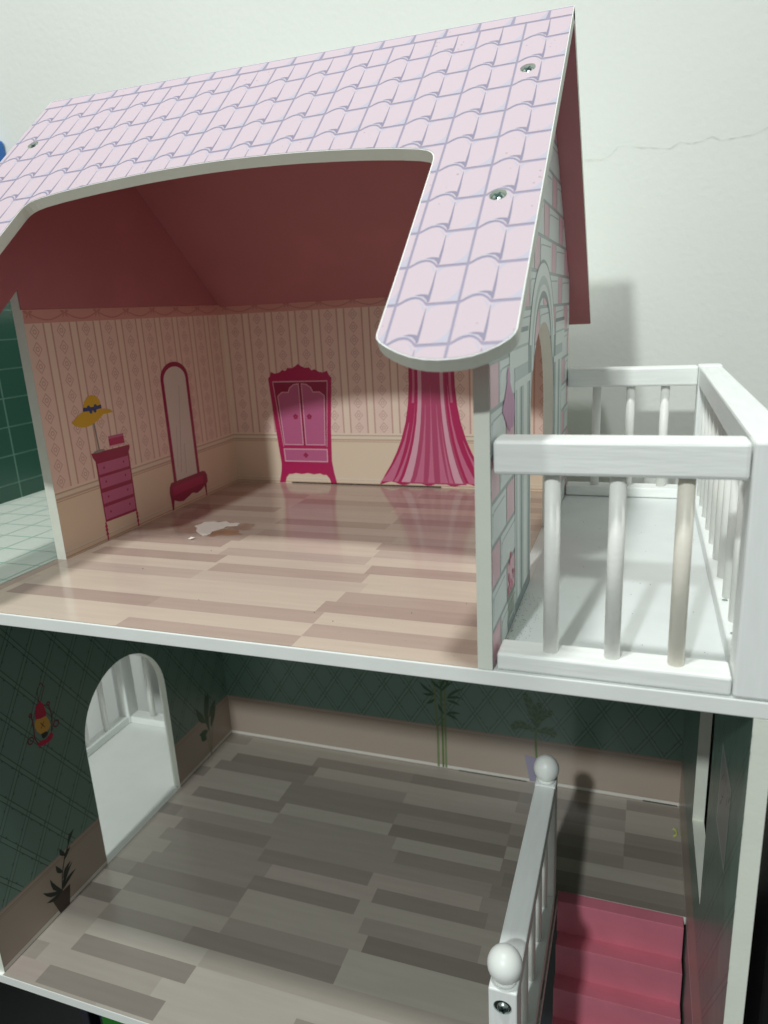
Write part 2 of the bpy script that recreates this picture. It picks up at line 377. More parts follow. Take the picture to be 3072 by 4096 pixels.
# ---- partition wall with wallpaper
FP = FX(XL)
part = plate('partition_wall', house, [(YP, 0), (D, 0), (D, .1570), (YP, .1570)], FP, XLP-XL, 0, CREAM, EDGE, TILEG)
plate('partition_tip', part, [(YP, .1570), (D, .1570), (D, .1600), (YP+.030, .1600), (YP+.026, .1680), (YP, .1680)], FP, XLP-XL, -.0013, EDGE, EDGE, EDGE)
def wallpaper(parent, fr, u0, u1, phase, flip=1):
    P = [(rect(u0, u1, 0, .0437), DADO)]
    P += [(rect(u0, u1, .1490, .1569), SWAG)]
    for z, h, m in ((.0437, .0010, DADOL), (.0420, .0020, BASEB), (.0400, .0012, DADOL), (.0384, .0007, DADOL), (.0046, .0008, DADOL), (.0052, .0016, BASEB), (.0014, .0009, DADOL)):
        P.append((rect(u0, u1, z-h/2, z+h/2), m, 1))
    n0 = math.floor((u0-phase)/.0221)-1
    for i in range(n0, n0+18):
        c = phase+i*.0221
        a, b = max(u0, c-.0074), min(u1, c+.0074)
        if b-a > .001: P.append((rect(a, b, .0458, .1489), BAND, 0))
        for e in (c-.0078, c+.0078):
            if u0+.0006 < e < u1-.0006: P.append((rect(e-.00065, e+.00065, .0458, .1489), STRIPE, 1))
        if u0+.004 < c < u1-.004:
            for k in range(10):
                z = .0507+.01037*k
                P.append(([(c, z+.0047), (c-.0040, z), (c, z-.0047), (c+.0040, z)], MOTIF, 1))
                P.append(([(c, z+.0036), (c-.0031, z), (c, z-.0036), (c+.0031, z)], BAND, 2))
                P.append((circ(c, z, .0017, 8), MOTIF, 3)); P.append((circ(c, z, .0009, 8), BAND, 4))
    s = u0+.004
    while s < u1-.02:
        arc = [(s+.0300*t, .1550-.0042*math.sin(math.pi*t)) for t in (0, .12, .25, .4, .5, .6, .75, .88, 1)]
        P += [(q, SWAGD, 1) for q in line(arc, .0009)]
        for d in (-1, 1): P.append((leaf(s, .1550, s+d*.0038, .1562, .0020), SWAGD, 1)); P.append((leaf(s, .1550, s+d*.0026, .1515, .0011), SWAGD, 1))
        s += .0300
    return decal('wallpaper_print', parent, P, fr, base=(rect(u0, u1, 0, .1569), CREAM))
wallpaper(part, FP, YP+.0003, D, .0877)
# dresser, hat on stand, jewel box, standing mirror (prints on the partition)
P = [([(.1181, .0625), (.1573, .0618), (.1573, .0590), (.1545, .0560), (.1545, .0125), (.1535, .0002), (.1548, .0002), (.1560, .0080), (.1552, .0125), (.1560, .0560), (.1566, .0585)], MAGD, 0)]
P = [([(.1181, .0627), (.1575, .0616), (.1572, .0592), (.1556, .0570), (.1552, .0125), (.1214, .0135), (.1208, .0565), (.1186, .0600)], MAGD, 5)]
for z0, z1 in ((.0470, .0548), (.0372, .0450), (.0264, .0342), (.0150, .0240)):
    P.append(([(.1224, z0), (.1540, z0-.0006), (.1543, z1-.0006), (.1222, z1)], MAGL, 6))
    for y in (.1280, .1485): P.append((circ(y, (z0+z1)/2, .0009, 8), MAGD, 7))
for y in (.1213, .1547):
    P += [(q, MAG, 5) for q in line([(y, .0135), (y, .0005)], .0013)]
    for z in (.0105, .0080, .0050): P.append((circ(y, z, .0013, 8), MAG, 6))
decal('printed_dresser', part, P, FP, w=2.2*STEPW)
decal('printed_jewel_box', part, [([(.1367, .0713), (.1525, .0709), (.1527, .0640), (.1368, .0645)], MAG, 5), ([(.1367, .0713), (.1525, .0709), (.1525, .0690), (.1367, .0694)], MAGL, 6), ([(.1360, .0632), (.1530, .0628), (.1530, .0640), (.1362, .0645)], MAGP, 5)], FP, w=2.2*STEPW)
P = [(line([(.1262, .0632), (.1250, .0840)], .0014)[0], GREYP, 5), (circ(.1260, .0630, .0056, 14, .0009), GREYP, 6)]
P.append(([(.1048, .0858), (.1075, .0833), (.1114, .0818), (.1160, .0810), (.1210, .0812), (.1260, .0824), (.1300, .0839), (.1354, .0869), (.1400, .0870), (.1462, .0870), (.1430, .0890), (.1394, .0902), (.1346, .0908), (.1344, .0945), (.1336, .0972), (.1310, .0998), (.1272, .1010), (.1230, .1003), (.1195, .0977), (.1177, .0940), (.1169, .0912), (.1120, .0895), (.1075, .0870)], YEL, 7))
P.append(([(.1168, .0912), (.1174, .0938), (.1260, .0932), (.1345, .0937), (.1345, .0912), (.1260, .0908)], BLU, 8))
for a, b in ((.1225, .0932), (.1290, .0932), (.1240, .0905), (.1280, .0907)): P.append((circ(a, b, .0016, 10), BLU, 9))
decal('printed_sun_hat', part, P, FP, w=3.2*STEPW)
def archpoly(y0, y1, z0, zs, n=14):
    c, r = (y0+y1)/2, (y1-y0)/2
    return [(y0, z0), (y1, z0)]+[(c+r*math.cos(math.pi*i/n), zs+r*.70*math.sin(math.pi*i/n)) for i in range(n+1)]
P = [(archpoly(.2035, .2400, .0215, .1025), MAGD, 5), (archpoly(.2073, .2362, .0215, .1015), MIRR, 6)]
P += [(q, MIRL, 7) for q in line([(.2150, .0280), (.2260, .0960)], .0005)+line([(.2215, .0260), (.2235, .0500)], .0005)+line([(.2110, .0320), (.2160, .0650)], .0004)]
P.append(([(.1962, .0150), (.1972, .0195), (.1995, .0225), (.2440, .0225), (.2475, .0215), (.2500, .0180), (.2500, .0120), (.2478, .0105), (.2468, .0005), (.2455, .0005), (.2448, .0095), (.2400, .0075), (.2330, .0060), (.2260, .0080), (.2200, .0062), (.2130, .0045), (.2070, .0055), (.2010, .0080), (.1990, .0005), (.1972, .0005), (.1968, .0100)], MAGD, 8))
P.append((rect(.2010, .2440, .0120, .0190), MAG, 9))
decal('printed_mirror', part, P, FP, w=2.2*STEPW)
# ---- back wall upper
FBK = Frame((0, D, 0), (1, 0, 0), (0, 0, 1), (0, -1, 0))
back = plate('back_wall', house, rect(XL, -.006, 0, .1535), FBK, -.006, 0, CREAM, EDGE, EDGE)
wallpaper(back, FBK, XL, -.006, -.2826)
decal('wall_slot', back, [(rect(-.2405, -.1018, .0002, .0012), DARKH, 5)], FBK, w=2.2*STEPW)
P = [([(-.2550, .0934), (-.2528, .0955), (-.2518, .0990), (-.2480, .0975), (-.2440, .0982), (-.2405, .1005), (-.2375, .0995), (-.2355, .1020), (-.2310, .1018), (-.2275, .1035), (-.2251, .1054), (-.2227, .1035), (-.2190, .1018), (-.2150, .1020), (-.2128, .0995), (-.2098, .1005), (-.2062, .0982), (-.2022, .0975), (-.1985, .0990), (-.1970, .0955), (-.1948, .0930), (-.1985, .0500), (-.1998, .0212), (-.1985, .0110), (-.1962, .0003), (-.2018, .0003), (-.2030, .0048), (-.2060, .0085), (-.2090, .0083), (-.2123, .0096), (-.2180, .0086), (-.2240, .0096), (-.2300, .0086), (-.2361, .0094), (-.2392, .0084), (-.2425, .0084), (-.2455, .0050), (-.2470, .0003), (-.2528, .0003), (-.2500, .0110), (-.2492, .0178), (-.2520, .0500)], MAG, 6)]
P.append(([(-.2507, .0902), (-.1993, .0902), (-.2036, .0345), (-.2452, .0345)], MAGD, 7))
for sg in (-1, 1):
    c = -.2248
    d = [(c+sg*.0014, .0352), (c+sg*.0196, .0352), (c+sg*.0222, .0780), (c+sg*.0180, .0812), (c+sg*.0118, .0812), (c+sg*.0100, .0850), (c+sg*.0060, .0878), (c+sg*.0014, .0884)]
    P.append((d, MAGL, 8)); P += [(q, MAGP, 9) for q in line(d+[d[0]], .0008)]
    for a in range(5): P.append((circ(c+sg*.0066+.0014*math.cos(a*1.2566+.3), .0600+.0014*math.sin(a*1.2566+.3), .0011, 8), MAGD, 10))
P += [(q, MAGP, 8) for q in line([(-.2508, .0904), (-.1990, .0904)], .0010)+line([(-.2508, .0904), (-.2455, .0335)], .0006)+line([(-.1990, .0904), (-.2036, .0335)], .0006)]
P.append((rect(-.2450, -.2040, .0203, .0312), MAGL, 8)); P += [(q, MAGP, 9) for q in line([(-.2450, .0203), (-.2040, .0203), (-.2036, .0312), (-.2454, .0312), (-.2450, .0203)], .0010)]
for a in range(4): P.append((circ(-.2245+.0013*math.cos(a*1.57), .0258+.0013*math.sin(a*1.57), .0011, 8), MAGD, 10))
decal('printed_wardrobe', back, P, FBK, w=2.2*STEPW)
ax = -.1073
def cw_(z):   # half width of the gathered curtain at height z
    t = max(0., min(1., (z-.003)/.10)); return .0190+.0300*(1-t)**2.6
P = []
zs = [.003, .010, .020, .030, .040, .055, .070, .085, .1005, .120, .140]
def strip(f0, f1, z0=.003, z1=.140):
    zz = [z for z in zs if z0 <= z <= z1]
    return [(ax+f0*cw_(z), z) for z in zz]+[(ax+f1*cw_(z), z) for z in zz[::-1]]
hem = [(ax+cw_(.003)*f, .0028+.0014*math.sin(f*14)) for f in [i/14-1 for i in range(29)]]
P.append((hem+[(ax+cw_(z), z) for z in zs[1:]]+[(ax-cw_(z), z) for z in zs[::-1][:-1]], MAG, 6))
P.append((strip(-.52, .56), CURT, 7))
for f0, f1, z0, z1 in ((-.60, -.44, .003, .14), (.36, .50, .003, .14), (-.98, -.76, .003, .055), (-.36, -.20, .003, .07), (-.12, .00, .003, .085), (.10, .24, .003, .07), (-.74, -.66, .003, .07), (.60, .76, .003, .085), (.26, .33, .003, .055), (.84, .96, .003, .04), (-.84, -.74, .07, .14), (.74, .84, .07, .14)):
    zz = [z for z in zs if z0 <= z <= z1]; L = []; Rr = []
    for i, z in enumerate(zz):
        k = 1 if z1 > .1 else 1-.9*i/(len(zz)-1); m = (f0+f1)/2; hw = (f1-f0)/2*k
        L.append((ax+(m-hw)*cw_(z), z+(.0012 if i == 0 else 0))); Rr.append((ax+(m+hw)*cw_(z), z+(.0012 if i == 0 else 0)))
    P.append((L+Rr[::-1], MAGP if z1 > .1 and abs(f0) < .61 else FOLD, 8))
decal('printed_curtain', back, P, FBK, w=2.2*STEPW)
# ---- upper floor slab and planks
ZS = -.0072
slab = box('upper_floor', house, -.477, XRO+.0006, 0, .3065, ZS, -.0002, WHITE, .0005)
FZ = lambda z: Frame((0, 0, z), (1, 0, 0), (0, 1, 0), (0, 0, 1))
def planks(parent, z, table, mats, y0, x0, x1, pitch=.01397, y1=None, yend=D):
    for k, row in enumerate(table):
        a = max(.0006, y0+pitch*(k-1)); b = min(yend, y0+pitch*k)
        if b-a < .0008: continue
        xs = [x0]+[j for j in row[0] if x0+.004 < j < x1-.004]+[x1]
        tones = row[1]
        off = len([j for j in row[0] if j <= x0+.004])
        for i in range(len(xs)-1):
            t = tones[min(len(tones)-1, i+off)]
            decal('plank', parent, [(rect(xs[i], xs[i+1], a, b), mats[t], 0)], FZ(z))
U = [((-.192, -.0932), 'ADA'), ((-.192, -.0934), 'AAD'), ((-.2897, -.192, -.0937), 'AEDA'), ((-.29, -.099), 'LAE'), ((-.29, -.191, -.0933), 'AAAD'), ((-.285, -.1923, -.0855), 'LMLA'),
     ((-.19, -.0898), 'ADA'), ((-.2886, -.1924, -.0936), 'LEAE'), ((-.29, -.20, -.0985), 'AAMA'), ((-.2063, -.0985), 'EAM'), ((-.2, -.1018), 'DAE'), ((-.1955, -.0957), 'MDM'),
     ((-.195, -.0955), 'LLL'), ((-.1952, -.11), 'MEM'), ((-.2, -.1093), 'LLE'), ((-.2106, -.11), 'ELM'), ((-.2036, -.12), 'LMA'), ((-.2034, -.10), 'LED'), ((-.205, -.11), 'DLL'), ((-.20, -.112), 'LME'), ((-.19, -.10), 'MML'), ((-.2, -.1), 'LML')]
planks(slab, 0, U, UP, .0118, XL, -.0062)
# small front strip in front of the partition (left of the room), tapering to the bathroom tiles
decal('floor_border', slab, [([(XLP-.0002, .0006), (XL, .0006), (XL, YP), (XLP-.0002, YP)], UP['D'], 0)], FZ(0))
# worn patch
def blob(cx, cy, rx, ry, n=34, sd=1):
    rr = random.Random(sd); ph = [rr.random()*6.28 for _ in range(5)]
    return [(cx+rx*math.cos(t)*(1+.16*math.sin(3*t+ph[0])+.10*math.sin(5*t+ph[1])+.09*math.sin(9*t+ph[2])+.06*math.sin(14*t+ph[3])), cy+ry*math.sin(t)*(1+.16*math.sin(3*t+ph[0])+.10*math.sin(5*t+ph[1])+.09*math.sin(9*t+ph[2])+.06*math.sin(14*t+ph[3]))) for t in [2*math.pi*i/n for i in range(n)]]
P = [(blob(-.252, .160, .017, .012, sd=2), STAIN2, 1), (blob(-.226, .153, .016, .009, sd=3), STAIN, 2), (blob(-.216, .168, .010, .008, sd=5), STAIN2, 3), (blob(-.238, .172, .014, .007, sd=6), STAIN2, 1)]
decal('worn_patch', slab, P, FZ(0), w=2.2*STEPW)
pp = [(-.2522, .1627), (-.2475, .1590), (-.2440, .1520), (-.2370, .1460), (-.2327, .1431), (-.2300, .1445), (-.2291, .1474), (-.2310, .1530), (-.2268, .1620), (-.2268, .1670), (-.2200, .1700), (-.2210, .1740), (-.2239, .1755), (-.2290, .1740), (-.2347, .1778), (-.2390, .1742), (-.2430, .1755), (-.2508, .1731), (-.2500, .1680)]
plate('torn_patch', slab, pp, FZ(0),   .0003, .0006, PATCH, PATCH, PATCH)
# bathroom: floor tiles and green tiled wall
XT = -.4700
decal('tile_grout', slab, [(rect(XT, XLP-.0004, .0006, D), GROUTW)], FZ(0))
for i in range(8):
    for j in range(13):
        a, b = -.3074-.0262*i+.0006, -.3074-.0262*(i-1)-.0006
        c, d = .0415+.0252*(j-2)+.0006, .0415+.0252*(j-1)-.0006
        a, b, c, d = max(a, XT+.0005), min(b, XLP-.0006), max(c, .0008), min(d, D)
        if b-a > .002 and d-c > .002: decal('floor_tile', slab, [(rect(a, b, c, d), TILEW, 1)], FZ(0), w=2.2*STEPW)
bath = plate('bathroom_wall', house, rect(0, D, 0, .2000), FX(XT), -.007, 0, GROUTG, EDGE, EDGE)
for i in range(8):
    for j in range(9):
        a, b = .2165+.0405*(i-5)+.0007, .2165+.0405*(i-4)-.0007; c, d = .0144+.0247*(j-1)+.0006, .0144+.0247*j-.0006
        a, b, c, d = max(a, .0005), min(b, D-.0005), max(c, .0004), min(d, .1990)
        if b-a > .002 and d-c > .002: decal('wall_tile', bath, [(rect(a, b, c, d), TILEG, 1)], FX(XT), w=2.2*STEPW)
plate('bathroom_back_wall', house, rect(XT, XLP, 0, .1560), FBK, -.006, 0, TILEG, EDGE, EDGE)
# ---- right gable wall with printed bricks and arched doorway
FS = FX(0.)
gw = [(0, .0002), (D, .0002), (D, zb(D)), (YR, ZR-.0085), (0, zf(0))]
dc, dr_ = .1545, .0500
door = [(dc-dr_, .0002)]+[(dc-dr_*math.cos(math.pi*i/28), .0850+dr_*math.sin(math.pi*i/28)) for i in range(29)]+[(dc+dr_, .0002)]
door[0] = (dc-dr_, -.002); door[-1] = (dc+dr_, -.002)
side = plate('side_wall', house, gw, FS, -.0062, 0, MORT, EDGE, CREAM, [door], label='brick printed gable wall with arched doorway to the balcony')
gwi = inset(gw, .0002)
surr = [(.0560, .0), (.2530, .0), (.2530, .1262), (.2100, .1262)]+[(.1530+.0575*math.cos(math.pi*i/24), .1120+.0555*math.sin(math.pi*i/24)) for i in range(2, 23)]+[(.0960, .1262), (.0560, .1262)]
inner = [(.1160, .10)]+[(.1530-.0370*math.cos(math.pi*i/20), .1120+.0365*math.sin(math.pi*i/20)) for i in range(21)]+[(.1900, .10)]
def brick(y0, y1, z0, z1, pink, clip, holes):
    g = .0009; a, b, c, d = y0+g, y1-g, z0+g, z1-g
    if b-a < .002: return
    P = [(rect(a, b, c, d), BRKP if pink else BRKW, 0)]
    if not pink:
        P += [(q, MORT, 1) for q in line([(a+.0022, c+.003), (a+.0030, d-.0046), (a+.0058, d-.0034), (b-.0035, d-.0026)], .0007)]
        P.append(([(a+.0018, d-.0035), (a+.0034, d-.0030), (a+.0028, d-.0085)], MORT, 1))
    decal('brick', side, P, FS, clip=clip, holes=holes)
for k in range(16):
    z0 = -.0015+.0181*k; z1 = z0+.0181
    sh = .010 if z0 > .12 else 0
    st = (.0190 if k % 2 == 0 else .0555)+sh
    y = st-.0725*2
    while y < D:
        for a, b, pk in ((y, y+.0510, False), (y+.0510, y+.0725, True)):
            a2, b2 = max(a, .0), min(b, D)
            if b2-a2 > .002 and z0 < ZR:
                ym, zm = (a2+b2)/2, (z0+z1)/2
                brick(a2, b2, max(z0, .0003), z1, pk, gwi, [door, surr])
                if z1 > .118 and z0 < .150 and b2 > .117 and a2 < .189: brick(max(a2, .1165), min(b2, .1895), max(z0, .119), z1, pk, inner, [door])
        y += .0725
def ringpoly(r0, r1, n=26, a0=0., a1=math.pi):
    return [(.1530+r1*math.cos(a0+(a1-a0)*i/n), .1120+.0003+r1*.985*math.sin(a0+(a1-a0)*i/n)) for i in range(n+1)]+[(.1530+r0*math.cos(a0+(a1-a0)*i/n), .1123+r0*.985*math.sin(a0+(a1-a0)*i/n)) for i in range(n, -1, -1)]
P = []
for r0, r1, m in ((.0548, .0565, STONED), (.0480, .0548, STONE), (.0435, .0480, STONEG), (.0400, .0435, STONE), (.0365, .0400, STONED)): P.append((ringpoly(r0, r1), m, 0))
for sg, c in ((1, 0), (-1, .3090)):
    T = lambda a: c+sg*a
    def vr(a, b, z0, z1, m, l=0): P.append((rect(min(T(a), T(b)), max(T(a), T(b)), z0, z1), m, l))
    vr(.0560, .1045, .0003, .1122, STONE)
    for a, b, m in ((.0580, .0625, STONEG), (.0690, .0730, STONEG), (.0730, .0770, STONED), (.0778, .0815, STONEG), (.0924, .0975, STONEG), (.0975, .1026, STONED)): vr(a, b, .0065, .1085, m, 1)
    vr(.0560, .1045, .0003, .0065, STONED, 1)
    vr(.0560, .0960, .1122, .1185, STONEG); vr(.0430, .0960, .1185, .1330, STONE); vr(.0430, .0960, .1330, .1352, STONED); vr(.0430, .0960, .1262, .1275, STONEG, 1)
    vr(.0955, .1060, .1122, .1255, STONED, 1)
decal('door_surround_print', side, P, FS, w=2.2*STEPW, clip=gwi, holes=[door])
P = [([(.0399, .1208), (.0363, .1182), (.0363, .1144), (.0330, .1110), (.0295, .1078), (.0256, .1050), (.0260, .1026), (.0290, .1012), (.0295, .1000), (.0321, .0992), (.0345, .0970), (.0370, .0951), (.0395, .0940), (.0422, .0927), (.0450, .0940), (.0499, .0935), (.0530, .0955), (.0542, .0985), (.0549, .1047), (.0510, .1078), (.0479, .1095), (.0435, .1137), (.0435, .1172)], PURP, 3)]
for a, b, c, d in ((.0330, .1085, .0300, .1020), (.0400, .1100, .0390, .0955), (.0450, .1085, .0470, .0950), (.0500, .1060, .0515, .0960)): P += [(q, PURPD, 4) for q in line([(a, b), (c, d)], .0006)]
decal('printed_blossom', side, P, FS, w=3.4*STEPW)
P = [([(.0352, .0068), (.0533, .0062), (.0530, .0005), (.0362, .0005)], STONED, 3), (rect(.0352, .0533, .0052, .0068), STONEG, 4)]
for i in range(7): P += [(q, LEAF2, 3) for q in line([(.0370+.0024*i, .0065), (.0366+.0025*i, .0190)], .0008)]
for i in range(15): P.append((circ(.0375+.0145*random.random(), .0190+.0170*random.random()**1.3, .0014+.0008*random.random(), 9), (REDP, MAGL, CURT)[i % 3], 4+i % 3))
decal('printed_flower_pot', side, P, FS, w=3.4*STEPW)
# ---- balcony railing on the right
rail = box('balcony_railing', house, .0902, XRO+.0005, 0, .0160, .0002, .0972, WOODZ, .0012, label='white wooden balcony railing with round spindles')
box('corner_post', rail, .0902, XRO+.0005, .2885, .3045, .0002, .0972, WOODZ, .0012)
box('top_rail', rail, .0009, .0897, .0006, .0150, .0832, .0966, WOODW, .0014)
box('bottom_rail', rail, .0017, .0897, .0006, .0148, .0004, .0080, WOODW, .0010)
box('top_rail', rail, .0006, .0900, .2892, .3040, .0832, .0966, WOODW, .0014)
box('bottom_rail', rail, .0006, .0900, .2892, .3040, .0004, .0080, WOODW, .0010)
box('top_rail', rail, .0906, XRO, .0162, .2883, .0832, .0966, WOODY, .0012)
box('bottom_rail', rail, .0906, XRO, .0162, .2883, .0004, .0085, WOODY, .0010)
sp = cylmesh('spindle', .0031, .0760, SPIN)
def spindle(parent, x, y, z, me=sp): o = link('spindle', me, parent); o.location = (x, y, z); return o
for x in (.0226, .0466, .0703):
    o = spindle(rail, x, .0078, .0455)
    if x > .06: o.data = cylmesh('spindle', .0031, .0760, CREAMS); o['label'] = 'cream tinted spindle of the front rail'
    spindle(rail, x-.0010, .2966, .0455)
for i in range(10): spindle(rail, .0960, .0262+.0271*i, .0460)
for y in (.0395, .0761, .2171): decal('screw', rail, [(circ(.0938, y, .0013, 14), METAL)], FZ(.0086))
# ---- balcony floor top
decal('balcony_floor', slab, [(rect(.0004, XRO, .0004, .3060), DECKW)], FZ(0))

# ---- lower storey
def lattice(u0, u1, v0, v1, pu, pv, au=.01235, av=.0184):
    P = []
    s = av/au
    segs = []
    for sg in (1, -1):
        for n in range(-40, 41):
            # line v = pv + sg*s*(u-pu) + 2*av*n
            pts = []
            ua = u0; va = pv+sg*s*(ua-pu)+2*av*n; ub = u1; vb = pv+sg*s*(ub-pu)+2*av*n
            t0, t1 = 0., 1.
            dv = vb-va
            for lim, lo in ((v0, True), (v1, False)):
                t = (lim-va)/dv
                if (dv > 0) == lo: t0 = max(t0, t)
                else: t1 = min(t1, t)
            if t1-t0 > .01: segs.append(((ua+(ub-ua)*t0, va+dv*t0), (ua+(ub-ua)*t1, va+dv*t1), sg))
    for a, b, sg in segs:
        P += [(q, TEALL, 0) for q in line([a, b], .0024)]
        l = math.hypot(b[0]-a[0], b[1]-a[1]); d = ((b[0]-a[0])/l, (b[1]-a[1])/l); nrm = (-d[1], d[0])
        for o in (-.0015, .0015): P += [(q, TEALD, 1) for q in line([(a[0]+nrm[0]*o, a[1]+nrm[1]*o), (b[0]+nrm[0]*o, b[1]+nrm[1]*o)], .0006)]
        t = .0045
        while t < l-.004:
            x, y = a[0]+d[0]*t, a[1]+d[1]*t; o = .0016 if int(t*2000) % 2 else -.0016
            P.append(([(x+nrm[0]*o-d[0]*.0016, y+nrm[1]*o-d[1]*.0016), (x+nrm[0]*o+d[0]*.0016, y+nrm[1]*o+d[1]*.0016), (x+nrm[0]*o*1.7, y+nrm[1]*o*1.7)], TEALD, 2))
            t += .0111
    return P
def lowerpaper(parent, fr, u0, u1, pu, pv, holes=()):
    T = -.0076
    P = [(rect(u0, u1, H+.0001, -.2275), LDADO)]
    for z, h, m in ((-.2279, .0009, LDADOL), (-.2296, .0018, LDADO), (-.2312, .0010, LDADOL), (-.2330, .0005, LDADOL), (-.2682, .0006, LDADOL), (-.2702, .0034, LBASE), (-.2721, .0007, LDADOL)):
        P.append((rect(u0, u1, z-h/2, z+h/2), m, 1))
    P += lattice(u0, u1, -.2273, T, pu, pv)
    return decal('wallpaper_print', parent, P, fr, holes=holes, base=(rect(u0, u1, H+.0001, T), TEAL))
# lower floor
Y0L = .0022
lslab = box('lower_floor', house, XLL-.0002, XRO, Y0L, .3065, H-.0062, H-.0002, WHITE, .0005)
# stairwell: cut the slab as three boxes instead
bpy.data.objects.remove(lslab)
well = [(XLL-.0072, Y0L), (.0112, Y0L), (.0112, .1802), (XRW+.0004, .1802), (XRW+.0004, .3062), (XLL-.0072, .3062)]
lslab = plate('lower_floor', house, well, FZ(H), -.0064, -.0002, WHITE, WHITE, WHITE)
Lr = [((-.26, -.15), 'LAL'), ((-.311, -.2173, -.123), 'PDAL'), ((-.3245, -.23, -.1315), 'MLAM'), ((-.3066, -.2128, -.118), 'LDAA'), ((-.3066, -.2125, -.1182), 'LALL'), ((-.3075, -.234, -.1188), 'PMDA'),
      ((-.3077, -.2125, -.119), 'ELMA'), ((-.3075, -.2128, -.1102), 'AMLE'), ((-.314, -.2133, -.118, -.033), 'MDLML'), ((-.31, -.215, -.1268), 'LMDL'), ((-.3015, -.207, -.1184, -.034), 'LMPDM'),
      ((-.315, -.221, -.1266, -.0412), 'LMDPM'), ((-.309, -.2225, -.128, -.0367), 'PDMMD'), ((-.318, -.222, -.1153, -.03), 'DMMDE'), ((-.315, -.23, -.1214, -.0336), 'LLMLD'), ((-.32, -.23, -.1296, -.0331), 'PDLEL'),
      ((-.3235, -.238, -.1296, -.0335, .0555), 'PLDMDLM'), ((-.3248, -.238, -.129, -.034, .0552), 'DLDDMDE'), ((-.3225, -.2267, -.13, -.034, .0555), 'LDMLLMD'), ((-.312, -.223, -.13, -.0336, .0556), 'LELLMDL'),
      ((-.3105, -.2305, -.132, -.0336, .0558), 'LLDEDML'), ((-.31, -.231, -.13, -.03, .056), 'MLLLLLD'), ((-.3, -.2), 'LLL')]
for k, row in enumerate(Lr):
    a = max(Y0L+.0004, .0048+.01397*(k-1)); b = min(D, .0048+.01397*k)
    if b-a < .0008: continue
    xs = [XLL]+[j for j in row[0] if j < .0070]+[.0110]
    tn = [row[1][min(i, len(row[1])-1)] for i in range(len(xs)-1)]
    if b > .1810:
        x2 = [j for j in row[0] if .0150 < j < XRW-.004]+[XRW]; xs += x2; tn += [tn[-1]]+[row[1][-1]]*(len(x2)-1)
    for i in range(len(xs)-1): decal('plank', lslab, [(rect(xs[i], xs[i+1], a if xs[i+1] < .012 else max(a, .1800), b), LO[tn[i]], 0)], FZ(H))
# lower back wall
lback = plate('lower_back_wall', house, rect(XLL, XRW, H, ZS), FBK, -.006, 0, TEAL, EDGE, EDGE)
lowerpaper(lback, FBK, XLL+.0002, XRW, -.1755, -.2098)
decal('wall_slot', lback, [(rect(-.0930, -.030, H+.0002, H+.0010), DARKH, 5)], FBK, w=2.2*STEPW)
decal('wall_slot', lback, [(rect(.0690, .0965, H+.0002, H+.0012), DARKH, 5)], FBK, w=2.2*STEPW)
P = []
for x, w_, m in ((-.1125, .0022, STEM), (-.1080, .0018, LEAF2), (-.1052, .0020, STEM)): P += [(q, m, 4) for q in line([(x, -.2712), (x+.0003, -.235), (x-.0005+(x+.108)*.6, -.160)], w_)]
for bx, bz, tx, tz in ((-.1140, -.195, -.1290, -.1835), (-.1140, -.195, -.1260, -.1960), (-.1140, -.200, -.1230, -.2060), (-.1090, -.190, -.1010, -.1760), (-.1080, -.192, -.0960, -.1800), (-.1060, -.190, -.1180, -.1790),
                       (-.1030, -.198, -.0870, -.1860), (-.1030, -.198, -.0880, -.1960), (-.1030, -.200, -.0900, -.2040), (-.1040, -.214, -.0900, -.2120), (-.1040, -.214, -.0920, -.2200), (-.1060, -.214, -.1110, -.2040), (-.1020, -.186, -.0990, -.1700), (-.1120, -.180, -.1160, -.1640)):
    P.append((leaf(bx, bz, tx, tz, .0030, .08), LEAF, 5))
decal('printed_bamboo', lback, P, FBK, w=2.2*STEPW)
P = [([(-.0322, -.2444), (-.0120, -.2475), (-.0150, -.2705), (-.0274, -.2711)], POTL, 4)]
P += [(q, LEAF2, 5) for q in line([(-.0215, -.2455), (-.0222, -.2330), (-.0225, -.2200)], .0020)]
for tx, tz, bend, n in ((-.0350, -.1830, .10, 16), (-.0040, -.2010, -.30, 14), (-.0430, -.2230, .34, 14), (-.0060, -.2240, -.30, 12), (-.0180, -.1900, -.05, 14)):
    bx, bz = -.0225, -.2200; dx, dz = tx-bx, tz-bz; l = math.hypot(dx, dz); nx, nz = -dz/l, dx/l
    sp_ = [(bx+dx*t-nx*bend*l*math.sin(t*math.pi*.8), bz+dz*t-nz*bend*l*math.sin(t*math.pi*.8)) for t in [i/n for i in range(n+1)]]
    P += [(q, LEAF2, 5) for q in line(sp_, .0008)]
    for i in range(1, n):
        (a, b), (c, d) = sp_[i], sp_[i+1]; q = math.hypot(c-a, d-b); ux, uz = (c-a)/q, (d-b)/q; ln = .0075*math.sin(math.pi*(i+1)/(n+2))
        for sg in (1, -1): P.append((leaf(a, b, a+ux*ln*.75-uz*sg*ln*.65, b+uz*ln*.75+ux*sg*ln*.65, .0014), LEAF if (i+sg) % 3 else LEAF2, 6))
decal('printed_palm', lback, P, FBK, w=2.2*STEPW)
